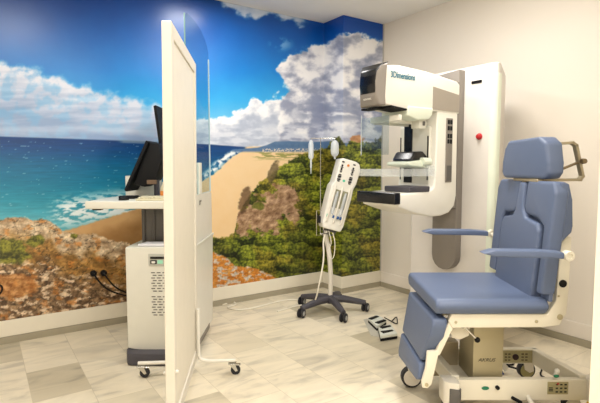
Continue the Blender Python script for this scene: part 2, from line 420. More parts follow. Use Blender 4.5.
def print_uv(x, y, z):
    d = math.sin(YAW)*x+math.cos(YAW)*y; l = math.cos(YAW)*x-math.sin(YAW)*y; h = z-CAMH
    F = d*math.cos(PITCH)-h*math.sin(PITCH); U = d*math.sin(PITCH)+h*math.cos(PITCH)
    return 300+470*l/F, 201.5-470*U/F
def build_mural():
    off = 0.005; z0, z1 = .173, CEIL-.002
    # path of the print along the wall: back wall, pillar side, pillar face
    corners = [(XL+.3, WY-off), (PX-off, WY-off), (PX-off, PY-off), (WX-.012, PY-off)]
    path = []; step = .0062
    for k, (a, c) in enumerate(zip(corners, corners[1:])):
        L = math.dist(a, c); n = max(2, int(L/step))
        for i in range(n+(k == 2)): path.append((a[0]+(c[0]-a[0])*i/n, a[1]+(c[1]-a[1])*i/n))
    path = np.array(path); nz = int((z1-z0)/step); zs = np.linspace(z0, z1, nz)
    X = np.repeat(path[:, 0][:, None], nz, 1); Yy = np.repeat(path[:, 1][:, None], nz, 1); Z = np.repeat(zs[None, :], len(path), 0)
    u, v = print_uv(X, Yy, Z)
    c = mural_colour(u, v)
    cl_ = np.where(c <= .04045, c/12.92, ((c+.055)/1.055)**2.4)
    co = np.stack([X, Yy, Z], -1).reshape(-1, 3).astype(np.float32)
    n1_, n2_ = len(path), nz
    idx = np.arange(n1_*n2_).reshape(n1_, n2_)
    q = np.stack([idx[:-1, :-1], idx[1:, :-1], idx[1:, 1:], idx[:-1, 1:]], -1).reshape(-1, 4)
    me = bpy.data.meshes.new('mural'); nv = len(co)
    # a back sheet gives the vinyl its thickness: four border strips folded to the wall
    me.vertices.add(nv); me.vertices.foreach_set('co', co.ravel())
    me.loops.add(q.size); me.loops.foreach_set('vertex_index', q.ravel().astype(np.int32))
    me.polygons.add(len(q)); me.polygons.foreach_set('loop_start', np.arange(0, q.size, 4, dtype=np.int32))
    me.polygons.foreach_set('loop_total', np.full(len(q), 4, np.int32))
    me.update(); me.validate()
    at = me.color_attributes.new('print', 'FLOAT_COLOR', 'POINT')
    at.data.foreach_set('color', np.concatenate([cl_.reshape(-1, 3), np.ones((nv, 1))], 1).astype(np.float32).ravel())
    m = bpy.data.materials.new('printed_vinyl'); m.use_nodes = True; nt = m.node_tree; b = nt.nodes['Principled BSDF']
    a = nt.nodes.new('ShaderNodeVertexColor'); a.layer_name = 'print'
    gm = nt.nodes.new('ShaderNodeMix'); gm.data_type = 'RGBA'; gm.blend_type = 'MULTIPLY'; gm.inputs[0].default_value = 1; gm.inputs[7].default_value = (.98, .98, .98, 1)
    nt.links.new(a.outputs['Color'], gm.inputs[6]); nt.links.new(gm.outputs[2], b.inputs['Base Color'])
    b.inputs['Roughness'].default_value = 0.30; b.inputs['Specular IOR Level'].default_value = 0.45
    me.materials.append(m)
    o = bpy.data.objects.new('wall_mural', me); C.objects.link(o)
    return o
tag(build_mural(), 'large printed coast mural of sea, beach, cliffs and clouds covering the back wall and pillar', 'mural')
struct('trim_mural', MB().box(WX-.014, WX, PY-.012, PY, .17, CEIL), mat('trim_metal', 'b9b6b0', .5))

# ------------------------------------------------------------------ mobile white screen, left of centre
ang = math.atan2(.083, .855)
o0 = (-.57, 2.05, 0)
scr = thing('mobile_screen', 'tall white framed screen panel on tubular castor feet, standing in front of the glass shield', 'screen', (-.570, 2.05, 0))
scr.rotation_euler = (0, .010, -YAW+ang); scr.location = toworld(-.588, 2.05, 0)
W = .855; T = .021
m = MB()
m.box(-T, T, 0, .062, .09, 1.913, .003, 1).box(-T, T, W-.062, W, .09, 1.913, .003, 1)
m.box(-T, T, .062, W-.062, 1.85, 1.913, .002, 1).box(-T, T, .062, W-.062, .09, .15, .002, 1)
m.build('frame', ivory, scr)
MB().box(-T+.008, T-.008, .0625, W-.0625, .1505, 1.8495).build('infill_panel', mat('panel_cream', 'e2dbcb', .45), scr)
for y in (.03, W-.075):
    f = MB(); z0 = .42 if y > .1 else .14; hz = .090
    f.tube([(-T-.012, y, z0), (-T-.012, y, .13), (-T-.035, y, hz), (-.33, y, hz)], .011, smooth=2)
    fl = f.build('foot', white, scr)
    f = MB(); f.tube([(T+.012, y, z0), (T+.012, y, .13), (T+.035, y, hz), (.262, y, hz)], .011, smooth=2)
    frr = f.build('foot', white, scr)
    for x, fo in ((-.31, fl), (.242, frr)):
        k = MB(); k.box(x-.024, x+.024, y-.024, y+.024, hz-.021, hz-.013, .002, 1)
        for s_ in (-1, 1): k.prism([(x-.018, hz-.02), (x+.018, hz-.02), (x+.034, .03), (x+.02, .025)], 'y', y+s_*.0155-.0025, y+s_*.0155+.0025)
        k.box(x+.02, x+.05, y-.012, y+.012, .06, .067, .002, 1)
        k.build('castor_fork', chrome, fo, 'chrome fork')
        MB().lathe([(.012, -.0115), (.026, -.0115), (.03, -.007), (.03, .007), (.026, .0115), (.012, .0115)], (x+.02, y, .0302), (0, 1, 0)).build('castor_wheel', rubber, fo, 'dark rubber wheel')
k = MB(); k.lathe([(.008, 0), (.008, .012), (.004, .014)], (T, .03, .36), (1, 0, 0), 10).lathe([(.008, 0), (.008, .012), (.004, .014)], (-T, .03, .355), (-1, 0, 0), 10)
islands(k, 'bolt', white, scr)

# ------------------------------------------------------------------ console with glass shield
O = (-.93, 3.3, 0)
con = thing('operator_console', 'white wheeled operator console cabinet with side desk top, vents and a glass shield', 'console', O)
CT = Matrix.Identity(4)
m = MB(O)
face = [(-1.142, .768), (-.73, .768), (-.73, .05), (-.85, .055), (-1.0, .068), (-1.142, .092)]
m.prism(face, 'y', 3.035, 3.62, .012, 3); m.build('cabinet', casing, con)
m = MB(O); m.prism([(-1.152, 3.04), (-1.12, 2.965), (-.73, 2.95), (-.73, 3.65), (-1.145, 3.65)], 'z', .004, .085, .012, 2).build('plinth', charc, con, 'charcoal plinth')
for r0 in (.600, .440):
    m = MB(O)
    for i in range(8):
        zz = r0-i*.0175
        for j in range(6):
            xx = -.975+j*.037+(.010 if i % 2 else 0)
            m.box(xx, xx+.025, 3.0335, 3.036, zz-.003, zz+.003)
    m.build('vent', dgrey, con)
m = MB(O).box(-.99, -.80, 3.030, 3.036, .645, .725, .002, 1); cp = m.build('control_panel', mat('panel_grey', 'b9b8ae', .5), con)
MB(O).box(-.977, -.82, 3.027, 3.031, .692, .707).box(-.977, -.935, 3.027, 3.031, .658, .684, .001, 1).build('display', black, cp)
MB(O).box(-.968, -.944, 3.025, 3.028, .664, .678).build('key', white, cp)
MB(O).box(-.93, -.895, 3.027, 3.031, .66, .684, .001, 1).build('indicator', mat('mint_lamp', '9fe0c0', .4), cp)
m = MB(O).box(-1.075, -.80, 3.2, 3.42, .769, 1.021, .008, 2).box(-1.082, -1.06, 3.19, 3.21, .769, 1.021, .004, 1).box(-1.01, -.99, 3.19, 3.21, .769, 1.021, .004, 1)
m.build('lift_column', dgrey, con)
m = MB(O).prism([(-1.372, 2.985), (-.722, 2.985), (-.722, 3.62), (-1.372, 3.62)], 'z', 1.022, 1.072, .010, 3); m.build('desk_top', casing, con)
MB(O).box(-1.355, -1.30, 3.05, 3.10, 1.008, 1.022, .003, 1).build('latch', black, con)
# shield: opaque lower leaf, upright, curved glass
sh_ = MB(O)
def leafpts():
    return [(3.02, .07), (3.69, .07), (3.745, .75), (3.75, .765), (3.745, 1.085), (3.02, 1.085)]
sh_.prism([(3.02, .07), (3.69, .07), (3.745, .755), (3.02, .755)], 'x', -.722, -.700, .003, 1)
sh_.prism([(3.02, .76), (3.745, .76), (3.74, 1.085), (3.70, 1.10), (3.02, 1.10)], 'x', -.722, -.706, .003, 1)
lf = sh_.build('shield_leaf', white, con)
MB(O).box(-.70, -.692, 3.02, 3.74, .748, .768, .002, 1).build('ledge', casing, lf)
MB(O).box(-.7, -.697, 3.02, 3.55, .052, .09).build('skirt', grey, lf, 'grey skirt strip')
gp = [(2.965, 1.0), (3.72, 1.0), (3.70, 2.155), (3.66, 2.20), (3.58, 2.235), (3.45, 2.262), (3.25, 2.268), (3.05, 2.255), (2.965, 2.235)]
gl = MB(O).prism(gp, 'x', -.715, -.707); gl.build('shield_glass', glassm, con, 'clear glass with a curved top')
MB(O).prism([(2.963, 1.0), (2.969, 1.0), (2.969, 2.238), (2.963, 2.235)], 'x', -.7155, -.7065).build('glass_edge', mat('glass_edge', '6a8f92', .2), con, 'green glass edge')
MB(O).box(-.7155, -.7065, 3.712, 3.722, 1.10, 2.12).build('rear_glass_edge', mat('pale_edge', 'c8d8dc', .3), con)
MB(O).box(-.722, -.70, 3.29, 3.36, 1.10, 1.32, .003, 1).build('shield_upright', casing, con)
lb = MB(O).box(-.7055, -.7035, 3.24, 3.37, 1.015, 1.07, .001, 1).build('label', casing, con)
MB(O).lathe([(.018, 0), (.018, .0015), (.012, .0015), (.012, 0)], (-.7035, 3.29, 1.04), (1, 0, 0), 16).box(-.7035, -.702, 3.30, 3.34, 1.045, 1.055).build('emblem', dgrey, lf)

pp = MB((-.97, 3.15, .769)); pp.prism([(-1.065, 3.06), (-.80, 3.06), (-.80, 3.16), (-1.04, 3.17)], 'z', .7695, .785, .002, 1)
tag(place(pp.build('paper_stack', paper), (-.97, 3.15, .769)), 'thin stack of grey white paper lying on the console cabinet under the desk', 'paper')

def mk(o, name, label, cat, m, fn, group=None):
    b_ = MB(o); fn(b_); return tag(place(b_.build(name, m), o), label, cat, group)
# keyboard and mouse
kb = thing('keyboard', 'cream keyboard lying on the console desk below the tilted monitor', 'keyboard', (-.95, 3.09, 1.072))
KO = (-.95, 3.09, 1.072)
MB(KO).prism([(3.02, 1.073), (3.17, 1.073), (3.17, 1.09), (3.02, 1.084)], 'x', -1.06, -.74, .003, 2).build('body', mat('keyboard_cream', 'd8d0b0', .5), kb)
k = MB(KO)
for i in range(14):
    for j in range(4): k.box(-1.05+i*.021, -1.034+i*.021, 3.035+j*.031, 3.058+j*.031, 1.084+j*.0015, 1.094+j*.0015, .002, 1)
k.build('keys', mat('keycap_cream', 'cfc6a8', .5), kb)
def f(b_):
    b_.ball((-1.165, 3.10, 1.072), .05, (.62, 1, .5))
    b_.bm.verts.ensure_lookup_table()
    for v in b_.bm.verts: v.co.z = max(v.co.z, 1.0725)
ms = mk((-1.165, 3.10, 1.072), 'mouse', 'black computer mouse on the left part of the console desk', 'mouse', matblk, f)
def f(b_): b_.box(-1.24, -1.13, 3.2, 3.3, 1.0725, 1.092, .006, 2)
mk((-1.18, 3.25, 1.072), 'handset_cradle', 'low black cradle on the console desk behind the mouse', 'cradle', matblk, f)
# monitors
MO = (-1.02, 3.3, 1.072)
mon = thing('monitor', 'black desk monitor tilted back, seen edge on, on the console desk', 'monitor', MO)
MB(MO).prism([(-1.222, 1.130), (-1.205, 1.118), (-1.045, 1.462), (-1.062, 1.474)], 'y', 3.26, 3.50, .003, 1).build('screen_panel', matblk, mon)
MB(MO).prism([(-1.2195, 1.139), (-1.2215, 1.140), (-1.068, 1.467), (-1.066, 1.466)], 'y', 3.272, 3.488).build('display', screenm, mon)
MB(MO).prism([(-1.165, 1.17), (-1.09, 1.15), (-1.01, 1.20), (-.965, 1.34), (-.985, 1.455), (-1.053, 1.462)], 'y', 3.29, 3.46, .012, 2).build('rear_housing', matblk, mon)
MB(MO).box(-1.10, -.90, 3.29, 3.46, 1.0725, 1.086, .004, 2).tube([(-1.03, 3.38, 1.08), (-1.03, 3.38, 1.2)], .02).build('stand', charc, mon)
MB(MO).box(-1.07, -1.0, 3.28, 3.295, 1.17, 1.20, .003, 1).build('bracket', mat('bracket_brown', '6a5440', .5), mon, 'brown bracket')
MO2 = (-1.0, 3.55, 1.072)
mon = thing('upright_monitor', 'second thin black monitor standing taller behind the tilted one', 'monitor', MO2)
MB(MO2).prism([(-1.092, 1.745), (-1.072, 1.75), (-1.025, 1.36), (-1.045, 1.355)], 'y', 3.54, 3.92, .003, 1).build('screen_panel', matblk, mon)
MB(MO2).prism([(-1.0935, 1.735), (-1.092, 1.7355), (-1.0465, 1.37), (-1.048, 1.3695)], 'y', 3.555, 3.905).build('display', screenm, mon)
MB(MO2).tube([(-1.03, 3.72, 1.5), (-1.0, 3.6, 1.42), (-.98, 3.56, 1.40), (-.98, 3.56, 1.08)], .018, smooth=1).box(-1.03, -.93, 3.52, 3.60, 1.0725, 1.085, .003, 1).build('stand', charc, mon)
# white box behind
def f(b_): b_.box(-1.305, -1.06, 3.51, 3.61, 1.0725, 1.225, .006, 2)
mk((-1.2, 3.42, 1.072), 'label_printer', 'small white box shaped printer at the back of the console desk', 'printer', casing, f)
def f(b_):
    b_.lathe([(.024, 0), (.026, .01), (.026, .07), (.018, .09), (.012, .1), (.012, .115)], (-.93, 3.1, 1.0965))
cup = mk((-.93, 3.1, 1.0965), 'dispenser_bottle', 'small cream bottle with an orange label beside the tilted monitor', 'bottle', mat('bottle_cream', 'c9bfa2', .4), f)
cup.location = toworld(-.93, 3.215, 1.073)
MB((-.93, 3.1, 1.0965)).lathe([(.0268, .02), (.0268, .055)], (-.93, 3.1, 1.0965)).build('label', orange, cup, 'orange label')

# wall plugs and their cables
for i, (x, lab) in enumerate(((.713, 'left one of two round black cable plugs on the mural above the baseboard'), (.790, 'right one of two round black cable plugs on the mural above the baseboard'))):
    z = .447 if i == 0 else .44
    m = MB((x, WY-.006, z)); m.lathe([(.024, 0), (.024, .022), (.018, .03), (.006, .032)], (x, WY-.006, z), (0, -1, 0))
    ob = m.build('wall_plug', matblk); ob.location = (x, WY-.006, z)
    tag(ob, lab, 'plug')
    c = MB((x, WY-.04, z))
    e_ = toworld(-1.0, 3.655, .2-.03*i)
    c.tube([(x, WY-.036, z), (x+.01, WY-.07, z-.03), (x+.08, WY-.09, z-.13), (x+.22, WY-.1, z-.2), (e_.x, e_.y, e_.z)], .0065, 8, smooth=2)
    ob = c.build('power_cable', matblk); ob.location = (x, WY-.04, z)
    tag(ob, ['thin black cable sagging from the left plug to the console', 'thin black cable sagging from the right plug to the console'][i], 'cable')
m = MB((-.05, WY-.006, .46)); m.lathe([(.024, 0), (.024, .022), (.018, .03), (.006, .032)], (-.05, WY-.006, .46), (0, -1, 0))
ob = m.build('wall_plug', matblk); ob.location = (-.05, WY-.006, .46); tag(ob, 'round black cable plug on the mural at the far left edge', 'plug')
c = MB((0, WY-.04, .46)); c.tube([(-.05, WY-.035, .46), (.04, WY-.06, .47), (.105, WY-.05, .44), (.085, WY-.06, .38), (-.02, WY-.06, .34), (-.25, WY-.06, .3)], .0065, 8, smooth=2)
ob = c.build('power_cable', matblk); ob.location = (0, WY-.04, .46); tag(ob, 'short black cable looping down the mural at the far left edge', 'cable')

# ------------------------------------------------------------------ mammography machine (room axes)
G = (2.8, 2.18, 0)
gan = thing('mammography_machine', 'white breast x-ray machine with tall column, grey rail and overhanging tube head', 'x-ray machine', G, False)
def arc(cx, cz, r, a0, a1, n=8): return [(cx+r*math.cos(math.radians(a0+(a1-a0)*i/n)), cz+r*math.sin(math.radians(a0+(a1-a0)*i/n))) for i in range(n+1)]
plan = [(2.8, 2.55), (2.8, 1.885)]+[(2.805, 1.865), (2.82, 1.85), (2.84, 1.848)]+[(3.28, 2.09), (3.28, 2.27), (2.84, 2.577), (2.82, 2.575), (2.805, 2.562)]
MB(G).prism(plan, 'z', .002, 1.972, .022, 4).build('column', mat('machine_white', 'd6d1ca', .4), gan)
MB(G).prism([(2.7975, 1.892), (2.7975, 1.882), (2.803, 1.862), (2.818, 1.846), (2.85, 1.842), (2.85, 1.852), (2.82, 1.87)], 'z', .05, 1.90, .002, 1).build('edge_trim', mint, gan, 'pale green edge strip')
MB(G).prism(arc(2.192, .655, .103, 180, 360)+[(2.295, 1.90), (2.285, 1.94), (2.089, 1.955)], 'x', 2.735, 2.8, .006, 2).build('rail', grey, gan, 'grey rail plate with a rounded foot')
MB(G).box(2.795, 2.7985, 1.955, 2.035, 1.853, 1.872, .001, 1).build('display', black, gan)
m = MB(G); m.lathe([(.022, 0), (.022, .006), (.016, .008), (.016, .02), (.012, .025)], (2.8, 1.963, 1.495), (-1, 0, 0)); m.build('stop_button', red, gan, 'red stop button')
# c arm
body = [(2.415, 1.645), (2.615, 1.645), (2.62, 1.10), (2.60, 1.03), (2.55, .99), (2.47, .972), (2.38, .972), (2.25, .995), (2.12, 1.028), (2.03, 1.056), (2.03, 1.132), (2.36, 1.136), (2.395, 1.16), (2.405, 1.22)]
def fn(x, y, z):
    # the lower shelf narrows a little towards the front
    k = max(0, min(1, (2.36-x)/.3))
    return (x, y-.045*k, z)
arm = MB(G).prism(body, 'y', 2.0, 2.32, .014, 3, fn=fn).build('c_arm', white, gan)
MB(G).box(1.985, 2.035, 1.943, 2.278, 1.070, 1.139, .008, 3).build('detector_edge', black, arm, 'black front edge of the detector shelf')
MB(G).box(2.15, 2.34, 1.985, 2.20, 1.1345, 1.170, .010, 3).build('detector_plate', charc, arm, 'dark detector plate')
MB(G).box(2.605, 2.737, 2.09, 2.31, 1.0, 1.88, .012, 3).build('pivot_block', grey, gan, 'grey block joining the arm to the rail')
MB(G).box(2.497, 2.56, 1.994, 2.002, 1.19, 1.605, .004, 2).build('control_strip', grey, arm, 'grey control strip')
k = MB(G)
for zz in (1.58, 1.54, 1.49, 1.455): k.box(2.506, 2.526, 1.990, 1.9955, zz-.014, zz+.014, .003, 1).box(2.531, 2.552, 1.990, 1.9955, zz-.014, zz+.014, .003, 1)
islands(k, 'button', matblk, arm)
MB(G).box(2.505, 2.552, 1.991, 1.996, 1.20, 1.30, .002, 1).build('grip_slot', dgrey, arm)
# carriage face
ap = [(2.045, 1.18), (2.302, 1.18), (2.302, 1.545)]+[(2.302-.257*t, 1.545+.035*math.sin(math.pi*t)) for t in (.1, .2, .3, .4, .5, .6, .7, .8, .9)]+[(2.045, 1.545)]
MB(G).prism(ap, 'x', 2.395, 2.42, .004, 1).build('carriage_plate', casing, arm)
MB(G).box(2.391, 2.397, 2.188, 2.262, 1.185, 1.575, .002, 1).build('carriage_slot', black, arm, 'black slot')
k = MB(G); k.box(2.391, 2.397, 2.289, 2.296, 1.205, 1.49).box(2.391, 2.397, 2.052, 2.060, 1.205, 1.49); islands(k, 'slit', matblk, arm)
pd = MB(G)
pd.prism([(2.22, 1.300), (2.40, 1.282), (2.40, 1.335), (2.33, 1.335), (2.22, 1.322)], 'y', 2.05, 2.25, .010, 3); pd.tube([(2.33, 2.05, 1.325), (2.40, 2.05, 1.325)], .026)
pdl = pd.build('paddle_carriage', mint, arm, 'pale carriage holding the paddle')
MB(G).prism([(2.25, 1.33), (2.405, 1.33), (2.405, 1.36), (2.36, 1.392), (2.29, 1.388)], 'y', 2.065, 2.24, .018, 4).build('carriage_cap', black, arm, 'glossy black cap')
pt = MB(G); pt.box(1.99, 2.36, 1.97, 2.262, 1.232, 1.2365).box(1.99, 2.36, 1.97, 1.9745, 1.2365, 1.278).box(1.99, 2.36, 2.2575, 2.262, 1.2365, 1.278).box(1.99, 1.9945, 1.9745, 2.2575, 1.2365, 1.278).box(2.355, 2.362, 1.9745, 2.2575, 1.2365, 1.30)
pt.build('paddle', acryl2, arm, 'clear plastic compression paddle')
# face shield and its holder
MB(G).box(2.055, 2.085, 1.99, 2.235, 1.565, 1.60, .004, 2).box(2.085, 2.42, 2.08, 2.105, 1.56, 1.585, .003, 1).box(2.085, 2.42, 2.22, 2.245, 1.56, 1.585, .003, 1).box(2.27, 2.33, 2.02, 2.09, 1.53, 1.60, .006, 2).build('shield_holder', casing, gan)
MB(G).box(2.296, 2.316, 2.012, 2.021, 1.548, 1.575, .003, 1).build('holder_knob', dgrey, gan)
MB(G).box(2.045, 2.049, 2.06, 2.305, 1.365, 1.60).build('face_shield', acryl, gan, 'clear face shield')
MB(G).box(2.0445, 2.0495, 2.305, 2.309, 1.365, 1.62).build('shield_rim', bottlem, gan)
# tube head
hp = [(1.952, 1.655), (1.957, 1.86), (1.965, 1.875), (2.01, 1.883), (2.06, 1.888), (2.30, 1.877), (2.60, 1.846), (2.628, 1.828), (2.628, 1.64), (2.36, 1.64), (2.33, 1.602), (2.25, 1.59), (2.17, 1.625)]
hd = MB(G).prism(hp, 'y', 2.0, 2.205, .016, 3).build('tube_head', white, gan)
def nose(x, y, z):
    x -= .028; k = max(0, min(1, (1.957-x)/.05)); return (x, 2.085+(y-2.085)*(1-.36*k), z)
fp = [(1.950, 1.650), (1.934, 1.70), (1.930, 1.78), (1.938, 1.84), (1.965, 1.878), (2.0, 1.892), (1.990, 1.86), (1.982, 1.70), (1.985, 1.645)]
MB(G).prism(fp, 'y', 1.992, 2.210, .010, 3, fn=nose).build('front_cover', grey, hd, 'warm grey front cover')
vz = [(1.931, 1.718), (1.9245, 1.77), (1.928, 1.82), (1.938, 1.855), (1.968, 1.889), (2.004, 1.899), (2.0, 1.885), (1.97, 1.86), (1.945, 1.80), (1.938, 1.74)]
MB(G).prism(vz, 'y', 1.999, 2.200, .006, 2, fn=nose).build('visor', black, hd, 'glossy black visor')
MB(G).prism([(1.946, 1.868), (1.966, 1.8895), (1.9675, 1.888), (1.9475, 1.8665)], 'y', 2.06, 2.12).build('painted_highlight', mat('highlight_white', 'f4f2ee', .3), hd)  # white sliver that paints the highlight along the top of the visor
MB(G).prism([(2.365, 1.792), (2.622, 1.760), (2.622, 1.648), (2.365, 1.650)], 'y', 1.996, 2.002, .001, 1).build('side_panel', mat('panel_taupe', '9d9488', .55), hd, 'grey side panel')
MB(G).prism([(2.14, 1.655), (2.36, 1.655), (2.352, 1.612), (2.32, 1.585), (2.22, 1.575), (2.13, 1.60)], 'y', 1.988, 2.215, .010, 3).build('collimator', mint, hd, 'pale green collimator hood')
MB(G).prism([(1.99, 1.648), (2.12, 1.636), (2.12, 1.626), (1.99, 1.636)], 'y', 1.985, 2.12).box(1.94, 2.0, 2.06, 2.19, 1.632, 1.642).build('filter_slot', matblk, hd)
T1 = Matrix.Translation(Vector((1.995, 1.9985, 1.812))-Vector(G)) @ Matrix.Rotation(math.radians(90), 4, 'X')
text('lettering', '3Dimensions', .050, navy, hd, T1, sx=.78, bold=.0012)
T2 = Matrix.Translation(Vector((1.9045, 2.13, 1.683))-Vector(G)) @ Matrix.Rotation(math.radians(-90), 4, 'Z') @ Matrix.Rotation(math.radians(90+10), 4, 'X')
text('small_lettering', 'HOLOGIC', .015, white, hd, T2)

# ------------------------------------------------------------------ blue patient chair
Q = (1.05, 2.45, 0)
ch = thing('examination_chair', 'blue padded reclining examination chair with armrests on a cream wheeled base', 'chair', Q)
seat = MB(Q).prism([(2.16, .60), (2.13, .64), (2.155, .674), (2.70, .680), (2.725, .645), (2.70, .602)], 'x', .632, 1.16, .022, 4).build('seat', blue, ch)
lean = lambda x, y, z: (x+(z-.66)*.09, y, z)
far = [(2.735, .70), (2.745, 1.17), (2.715, 1.222), (2.475, 1.222), (2.468, 1.09), (2.50, 1.052), (2.60, 1.045), (2.628, 1.01), (2.632, .70)]
far = [(a+(.012 if a < 2.7 and a > 2.5 else 0), c) for a, c in far]
near = [(4.866-a-(.038 if 2.6 < a < 2.7 and c < 1.02 else 0), c) for a, c in far]
cen = [(2.458, 1.212), (2.408, 1.212), (2.395, 1.075), (2.36, 1.035), (2.235, 1.02), (2.213, .985), (2.208, .66), (2.62, .66), (2.616, .985), (2.596, 1.02), (2.50, 1.035), (2.47, 1.075)]
bk = MB(Q)
bk.prism(cen, 'x', 1.098, 1.175, .014, 3, fn=lean); bk.build('backrest', blue, ch)
MB(Q).prism(near, 'x', 1.108, 1.175, .016, 3, fn=lean).build('shoulder_pad', blue, ch)
MB(Q).prism(far, 'x', 1.108, 1.175, .016, 3, fn=lean).build('shoulder_pad', blue, ch)
MB(Q).prism([(1.15, .665), (1.172, .665), (1.185, .93), (1.215, .96), (1.245, .99), (1.25, 1.02), (1.244, 1.14), (1.225, 1.215), (1.19, 1.222)], 'y', 2.135, 2.73, .010, 3).build('back_shell', blue, ch)
hr = [(2.262, 1.232), (2.604, 1.232), (2.632, 1.26), (2.628, 1.32), (2.61, 1.39), (2.575, 1.432), (2.31, 1.438), (2.258, 1.405), (2.235, 1.31), (2.232, 1.26)]
MB(Q).prism(hr, 'x', 1.125, 1.205, .024, 4, fn=lambda x, y, z: (x+(2.62-y)*.13+(z-1.23)*.03-(.012*(1-((y-2.43)/.2)**2) if x < 1.16 else 0), y, z)).build('headrest', blue, ch)
m = MB(Q); m.box(1.17, 1.2, 2.36, 2.40, 1.19, 1.26, .004, 1).box(1.17, 1.2, 2.46, 2.50, 1.19, 1.26, .004, 1).box(1.16, 1.21, 2.30, 2.56, 1.216, 1.232, .003, 1).build('headrest_post', beige, ch)
hl = MB(Q)
def strap(b_, pts, w, t):
    for a, c in zip(pts, pts[1:]):
        a = Vector(a); c = Vector(c); L = (c-a).length; dr = (c-a).normalized(); q_ = Vector((0, 0, 1)).rotation_difference(dr)
        b_.box(-t/2, t/2, -w/2, w/2, -t/2, L+t/2, .002, 1, T=Matrix.Translation(a) @ q_.to_matrix().to_4x4())
strap(hl, [(1.24, 2.31, 1.402), (1.326, 2.31, 1.408), (1.345, 2.31, 1.395), (1.383, 2.31, 1.245), (1.372, 2.31, 1.228), (1.20, 2.31, 1.226)], .034, .013)
h_ = hl.build('head_handle', beige, ch, 'beige metal loop handle')
m = MB(Q); strap(m, [(1.24, 2.31, 1.262), (1.375, 2.31, 1.318)], .02, .010); m.lathe([(.012, 0), (.014, .01), (.012, .03)], (1.372, 2.30, 1.318), (0, -1, 0), 12); m.build('lock_lever', mat('bronze', '7d6c50', .4, .5), h_, 'bronze lever')
# armrests
for (l0, l1, d, z0) in ((.795, 1.15, 2.05, .893), (.730, 1.12, 2.80, .883)):
    a_ = MB(Q).prism([(l0, z0+.021), (l0+.06, z0+.006), (l1-.05, z0), (l1, z0-.003), (l1, z0+.026), (l1-.1, z0+.034), (l0+.05, z0+.036)], 'y', d-.032, d+.032, .008, 3).build('armrest', blue, ch)
    s_ = 1 if d > 2.4 else -1
    m = MB(Q); m.lathe([(.022, -.012), (.024, .012), (.021, .022), (.012, .022), (.010, .017)], (l1+.03, d, z0+.008), (0, s_, 0), 20).box(l1-.01, l1+.03, d-.012, d+.012, z0-.004, z0+.022, .004, 1)
    e1, e2 = sorted((d, 2.45+s_*.285)); m.tube([(l1+.03, d, z0+.008), (l1+.03, 2.45+s_*.262, z0-.01)], .011)
    m.build('armrest_pivot', cream, a_, 'cream pivot disc')
# frame
fr = MB(Q)
for d in (2.185, 2.68):
    fr.prism([(.70, .565), (.715, .598), (1.165, .598), (1.205, .66), (1.215, .93), (1.235, .96), (1.265, .965), (1.262, .72), (1.255, .60), (1.225, .545), (1.15, .535), (.72, .532)], 'y', d-.015, d+.015, .004, 2)
fr.box(.74, .78, 2.2, 2.665, .545, .585, .004, 1).box(1.1, 1.14, 2.2, 2.665, .545, .585, .004, 1).box(.84, 1.10, 2.3, 2.6, .53, .575, .004, 1)
frm = fr.build('seat_frame', cream, ch)
m = MB(Q); m.lathe([(.018, 0), (.018, .004)], (1.232, 2.1695, .745), (0, -1, 0), 18).build('knob_hole', matblk, frm)
m = MB(Q)
for (l, z, r) in ((1.115, .563, .008), (1.225, .585, .014), (.735, .56, .007), (1.215, .685, .005)): m.lathe([(r, 0), (r, .003), (r*.6, .005)], (l, 2.1705, z), (0, -1, 0), 14)
islands(m, 'bolt', brushed, frm)
MB(Q).prism([(.745, .45), (.79, .44), (.835, .46), (.84, .53), (.735, .53)], 'y', 2.26, 2.34, .008, 2).build('actuator_cover', cream, ch)
m = MB(Q); m.tube([(.80, 2.24, .527), (.815, 2.24, .50), (.86, 2.24, .455)], .005, 8); lv = m.build('release_lever', chrome, ch)
MB(Q).ball((.866, 2.24, .448), .014).build('knob', matblk, lv, 'black ball knob')
MB(Q).tube([(.735, 2.3, .528), (.80, 2.25, .52), (.86, 2.26, .526), (.96, 2.28, .528)], .005, 8, smooth=1).tube([(.75, 2.24, .524), (.79, 2.23, .515), (.83, 2.24, .524)], .006, 8).build('cable', matblk, ch)
# leg rest
lg = lambda x, y, z: (x+(z-.345)*.16, y, z)
MB(Q).prism([(2.655, .578), (2.165, .578), (2.155, .545), (2.165, .49), (2.235, .345), (2.655, .345)], 'x', .588, .66, .020, 4, fn=lg).build('leg_rest', blue, ch)
MB(Q).prism([(2.655, .335), (2.235, .335), (2.22, .30), (2.215, .262), (2.245, .243), (2.62, .205), (2.65, .23)], 'x', .585, .64, .014, 3, fn=lg).build('foot_rest', blue, ch)
m = MB(Q)
for d in (2.185, 2.66):
    m.prism([(.607, .415), (.662, .42), (.65, .36), (.628, .255), (.61, .235), (.585, .238), (.583, .265), (.60, .33)], 'y', d-.012, d+.012, .004, 2)
    m.prism([(.64, .40), (.665, .395), (.74, .56), (.71, .575)], 'y', d-.010, d+.010, .003, 1)
m.box(.64, .66, 2.2, 2.655, .37, .395, .003, 1)
lf_ = m.build('leg_rest_frame', cream, ch, 'cream leg rest frame')
MB(Q).lathe([(.009, 0), (.009, .003), (.005, .004)], (.604, 2.1725, .254), (0, -1, 0), 14).build('bolt', brushed, lf_)
MB(Q).box(.70, .73, 2.28, 2.6, .555, .58, .003, 1).build('hinge', beige, ch)
# lift column
MB(Q).box(.903, 1.06, 2.385, 2.60, .165, .53, .006, 2).build('lift_column', brushed, ch, 'champagne metal lift column')
T3 = Matrix.Translation(Vector((.928, 2.3835, .278))-Vector(Q)) @ Matrix.Rotation(math.radians(90), 4, 'X')
text('column_lettering', 'AKRUS', .026, mat('grey_ink', '4a4638', .5), ch, T3, shear=.35, sx=1.1)
